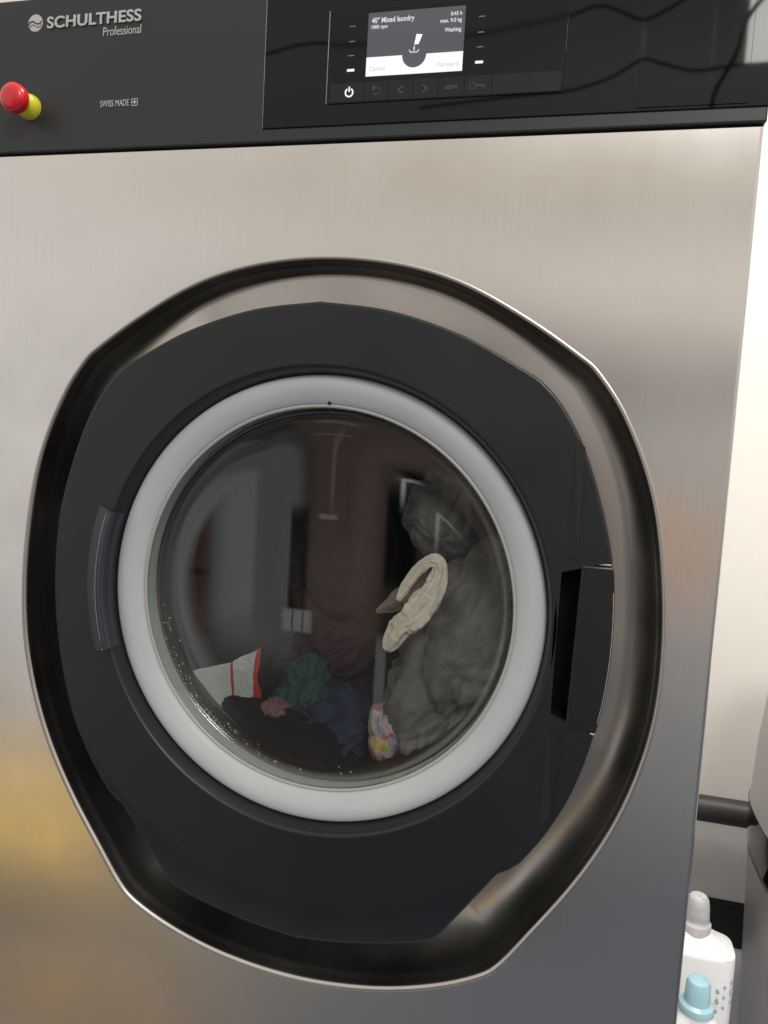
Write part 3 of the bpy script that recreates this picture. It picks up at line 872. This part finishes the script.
c = P(275, 708, .06); bundle('pink_sock', (c.x, .062, c.z), (.011, .015, .006), (0, R(8), 0), fabric('pink_fabric', (.17, .10, .10)),
       'small pink item lying on the black garment', 'sock', 10, .4, 2, 4)
# white striped sheet placed in the drum to imitate a reflection
def sheet(name, corners, material, label, cat, nx=40, nz=34, amp=.0045, seed=0, th=.0015):
    a, b_, c2, d_ = [Vector(q) for q in corners]
    o0 = (a + b_ + c2 + d_) / 4
    vs_, fs_ = [], []
    for side in (0, 1):
        for i in range(nx + 1):
            for k in range(nz + 1):
                s, t2 = i / nx, k / nz
                p = a.lerp(b_, s).lerp(d_.lerp(c2, s), t2)
                h = amp * (noise.noise(Vector((s * 3 + seed, t2 * 2, 0))) * 2 + math.sin(s * 9 + t2 * 3) * .5)
                p.y += h + th * side; p.x += amp * .6 * noise.noise(Vector((t2 * 5, s * 2, seed + 4))); p.z += amp * .8 * noise.noise(Vector((s * 6, seed, t2 * 2))) + amp * math.sin(s * PI * 1.3 + seed) * (1 if t2 > .5 else .3)
                vs_.append(p)
    n1 = (nx + 1) * (nz + 1)
    for side in (0, 1):
        for i in range(nx):
            for k in range(nz):
                q = side * n1 + i * (nz + 1) + k; f = (q, q + nz + 1, q + nz + 2, q + 1)
                fs_.append(f if side else f[::-1])
    edge = [i * (nz + 1) for i in range(nx + 1)] + [nx * (nz + 1) + k for k in range(1, nz + 1)] + [i * (nz + 1) + nz for i in range(nx - 1, -1, -1)] + [k for k in range(nz - 1, 0, -1)]
    for i in range(len(edge)):
        p, q = edge[i], edge[(i + 1) % len(edge)]; fs_.append((p, q, n1 + q, n1 + p))
    return tag(link_mesh(name, vs_, fs_, material, None, True, origin=o0), label, cat)


sheet('striped_reflection_sheet', [P(172, 740, .062), P(262, 745, .066), P(261, 646, .066), P(183, 676, .062)], M['f_stripe'],
      'white sheet with thin red stripes imitating a reflection, lower left of the drum', 'cloth', seed=2)
# cream towel: a twisted length with a loop at its top
def towel(name, pts, rads, material, label, cat, seed=0, th=.35):
    ctr = spline(pts, 10, closed=False)
    rr_ = []
    n_ = len(ctr)
    for i in range(n_):
        f_ = i / (n_ - 1) * (len(rads) - 1); k = min(int(f_), len(rads) - 2); rr_.append(rads[k] + (rads[k + 1] - rads[k]) * (f_ - k))
    vs_, fs_ = [], []; m_ = 48
    for i, p in enumerate(ctr):
        d_ = (ctr[min(i + 1, n_ - 1)] - ctr[max(i - 1, 0)]).normalized()
        side = d_.cross(Vector((0, 1, 0))).normalized(); dep = side.cross(d_)
        for k in range(m_):
            a = 2 * PI * k / m_
            fo = 1 + .16 * math.sin(4 * a + i * .10 + seed) + .10 * math.sin(7 * a - i * .16) + .07 * math.sin(13 * a + i * .31) + .10 * noise.noise(Vector((a, i * .45, seed))) + .14 * noise.noise(Vector((math.cos(a), math.sin(a), i * .16 + seed)) * 1.4)
            r = rr_[i] * fo
            q = p + side * math.cos(a) * r + dep * math.sin(a) * r * .6
            if q.y < .0265: q.y = .0265
            vs_.append(q)
    for i in range(n_ - 1):
        for k in range(m_): fs_.append((i * m_ + k, i * m_ + (k + 1) % m_, (i + 1) * m_ + (k + 1) % m_, (i + 1) * m_ + k))
    fs_.append(tuple(range(m_))[::-1]); fs_.append(tuple((n_ - 1) * m_ + k for k in range(m_)))
    return tag(link_mesh(name, vs_, fs_, material, None, R(80), origin=ctr[n_ // 2]), label, cat)


yy = .036
towel('cream_cloth', [P(398, 600, yy), P(407, 585, yy), P(418, 570, yy), P(430, 561, yy), P(438, 563, yy), P(440, 572, yy), P(434, 588, yy), P(424, 604, yy), P(412, 618, yy), P(402, 626, yy), P(394, 638, yy), P(386, 650, yy)],
      [.002, .0045, .0050, .0050, .0055, .006, .0085, .012, .0125, .0095, .0085, .003], M['f_cream'],
      'twisted cream coloured cloth with a loop pressed against the glass', 'cloth', 3)
towel('tan_cloth', [P(432, 574, .058), P(418, 586, .058), P(404, 597, .058), P(390, 605, .058), P(376, 612, .058)], [.004, .008, .009, .006, .001], fabric('tan_fabric', (.20, .15, .12)),
      'tan end of cloth beside the loop of the cream cloth', 'cloth', 5)

# droplets and suds on the inside rim of the glass
vs, fs = [], []
def drop(p, r):
    b0 = len(vs)
    for a_, z_ in ((0, 1), (0, 0), (1, 0), (2, 0), (3, 0), (4, 0), (5, 0), (0, -1)):
        if z_ == 0: vs.append(p + Vector((math.cos(a_ * PI / 3) * r, 0, math.sin(a_ * PI / 3) * r)))
        else: vs.append(p + Vector((0, -z_ * r * .6, 0)))
    for k in range(6):
        fs.append((b0, b0 + 1 + k, b0 + 1 + (k + 1) % 6)); fs.append((b0 + 7, b0 + 1 + (k + 1) % 6, b0 + 1 + k))


cl = [(R(random.triangular(172, 292, 235)), .1655 - abs(random.gauss(0, .0045))) for _ in range(42)]
for i in range(300):
    if i < 270:
        ca_, cr_ = cl[int(random.random() ** 1.5 * 42)]
        a = ca_ + random.gauss(0, .035); r = min(.1668, cr_ + random.gauss(0, .0016)); q_ = random.choice((.0002, .0003, .0004, .0005, .0008, .0012))
    else:
        a = R(random.uniform(50, 75)); r = random.uniform(.118, .13); q_ = .0003
    drop(Vector((r * math.cos(a), .0240, ZC + r * math.sin(a))), q_)
dm = mat('droplets', (.38, .375, .36), .15, spec=.8)
tag(link_mesh('suds_droplets', vs, fs, dm, None, True), 'tiny drops and suds clinging inside the lower left rim of the glass', 'droplets', kind='stuff')

# ---------------------------------------------------------------- things beside the machine
# white bottle with clear cap
def jug(root_loc, w, d, zs_, cap_prof, cap_mat, label, body_prof, cap_r, name='detergent_bottle', marks=True):
    b_ = empty(name, root_loc); tag(b_, label, 'bottle', 'detergent bottles beside the machine')
    vs_, fs_ = [], []; n_ = 64
    for (k, z) in body_prof:
        for i in range(n_):
            a = 2 * PI * i / n_; ca, sa = math.cos(a), math.sin(a)
            e_ = 2 + 2.2 * min(1, max(0, (k - .3) / .5)); q = (abs(ca) ** e_ + abs(sa) ** e_) ** (-1 / e_)
            wx = w * k; wy = max(d * k, min(cap_r, w * k)) if k > 0 else 0
            vs_.append((root_loc[0] + wx * ca * q, root_loc[1] + wy * sa * q, z))
    for j in range(len(body_prof) - 1):
        for i in range(n_): fs_.append((j * n_ + i, j * n_ + (i + 1) % n_, (j + 1) * n_ + (i + 1) % n_, (j + 1) * n_ + i))
    fs_.append(tuple(range(n_))[::-1]); fs_.append(tuple((len(body_prof) - 1) * n_ + i for i in range(n_)))
    body = link_mesh('bottle_body', vs_, fs_, M['bottle'], b_, R(50))
    lathe('cap', cap_prof, cap_mat, b_, root_loc, 'z', 48, smooth=R(28))
    return b_, body


b1x, b1y = U(699, 895, .45).x, .45
zt = U(699, 895, .45).z; zsh = U(733, 949, .45).z; w1 = U(734, 950, .45).x - b1x
zn = U(705, 930, .45).z
bt, body = jug((b1x, b1y, 0), w1, .034, 0, [(0, zn - .004), (.0185, zn - .004), (.0190, zn), (.0190, zn + .010), (.0165, zn + .013), (.0158, zn + .022), (.0150, zt - .012), (.0132, zt - .004), (.0110, zt - .001), (.0095, zt), (0, zt)],
    M['cap'], 'white detergent bottle with a clear cap standing beside the machine', [(.90, 0.001), (.97, .006), (1, .02), (1, zsh - .06), (1, zsh - .004), (.985, zsh + .001), (.66, zsh + (zn - zsh) * .52), (.36, zn + .001), (.33, zn + .004)], .016)
# printed marks on its right flank
for k in range(9):
    a_ = (k % 3); z_ = zsh - .030 - .014 * (k // 3) - .006 * a_; ms = random.uniform(.45, 1.0)
    fx = .90 - .17 * a_; x_ = b1x + w1 * fx; ym_ = b1y - .034 * (1 - fx ** 4.2) ** (1 / 4.2)
    prism('printed_mark', [(x_ + .0036 * ms * math.cos(q * PI / 4 + k) * (1 if q % 2 else .55), z_ + .0044 * ms * math.sin(q * PI / 4 + k)) for q in range(8)][::-1],
          ym_ - .0012, ym_ + .003, M['bottle_print'], bt)
b2x, b2y = U(699, 980, .33).x, .33
zt2 = U(697, 978, .33).z; zn2 = U(700, 1006, .33).z
jug((b2x, b2y, 0), .041, .03, 0, [(0, zn2 - .006), (.0200, zn2 - .006), (.0204, zn2 - .001), (.0196, zn2 + .003), (.0150, zn2 + .006), (.0142, zt2 - .007), (.0120, zt2 - .002), (.008, zt2), (0, zt2)],
    M['cyan_cap'], 'shorter bottle with a translucent cyan cap in front of the white one', [(.90, .001), (1, .012), (1, zn2 - .05), (.92, zn2 - .035), (.55, zn2 - .012), (.45, zn2 - .006), (.45, zn2 - .003)], .018)

# silver bin, only its left edge is in the picture
by = .52; bl = U(750, 820, by).x; br = .165; bx = bl + br + .008
zb0 = U(750, 866, by).z; zb1 = U(750, 816, by).z; zl = U(768, 700, by).z
bn = empty('waste_bin', (bx, by, 0)); tag(bn, 'silver grey waste bin with black band under its domed lid', 'bin')
lathe('bin_body', [(0, .002), (br - .020, .002), (br - .016, .01), (br - .004, zb0 - .01), (br - .003, zb0), (0, zb0)], M['bin_grey'], bn, (bx, by, 0), 'z', 96, sq=3)
lathe('bin_band', [(0, zb0 + .0005), (br - .006, zb0 + .0005), (br - .001, zb0 + .012), (br + .001, zb1 - .012), (br + .002, zb1), (0, zb1)], M['gloss'], bn, (bx, by, 0), 'z', 96, sq=3)
zq = (zl - zb1) * 1.3
lathe('bin_lid', [(0, zb1 + .0005), (br + .001, zb1 + .0005), (br + .000, zb1 + .006), (br - .003, zb1 + zq * .40), (br - .009, zb1 + zq * .72), (br - .020, zb1 + zq * .95), (br - .042, zb1 + zq * 1.08), (br * .4, zb1 + zq * 1.15), (0, zb1 + zq * 1.17)], M['bin_lid'], bn, (bx, by, 0), 'z', 96, sq=3)
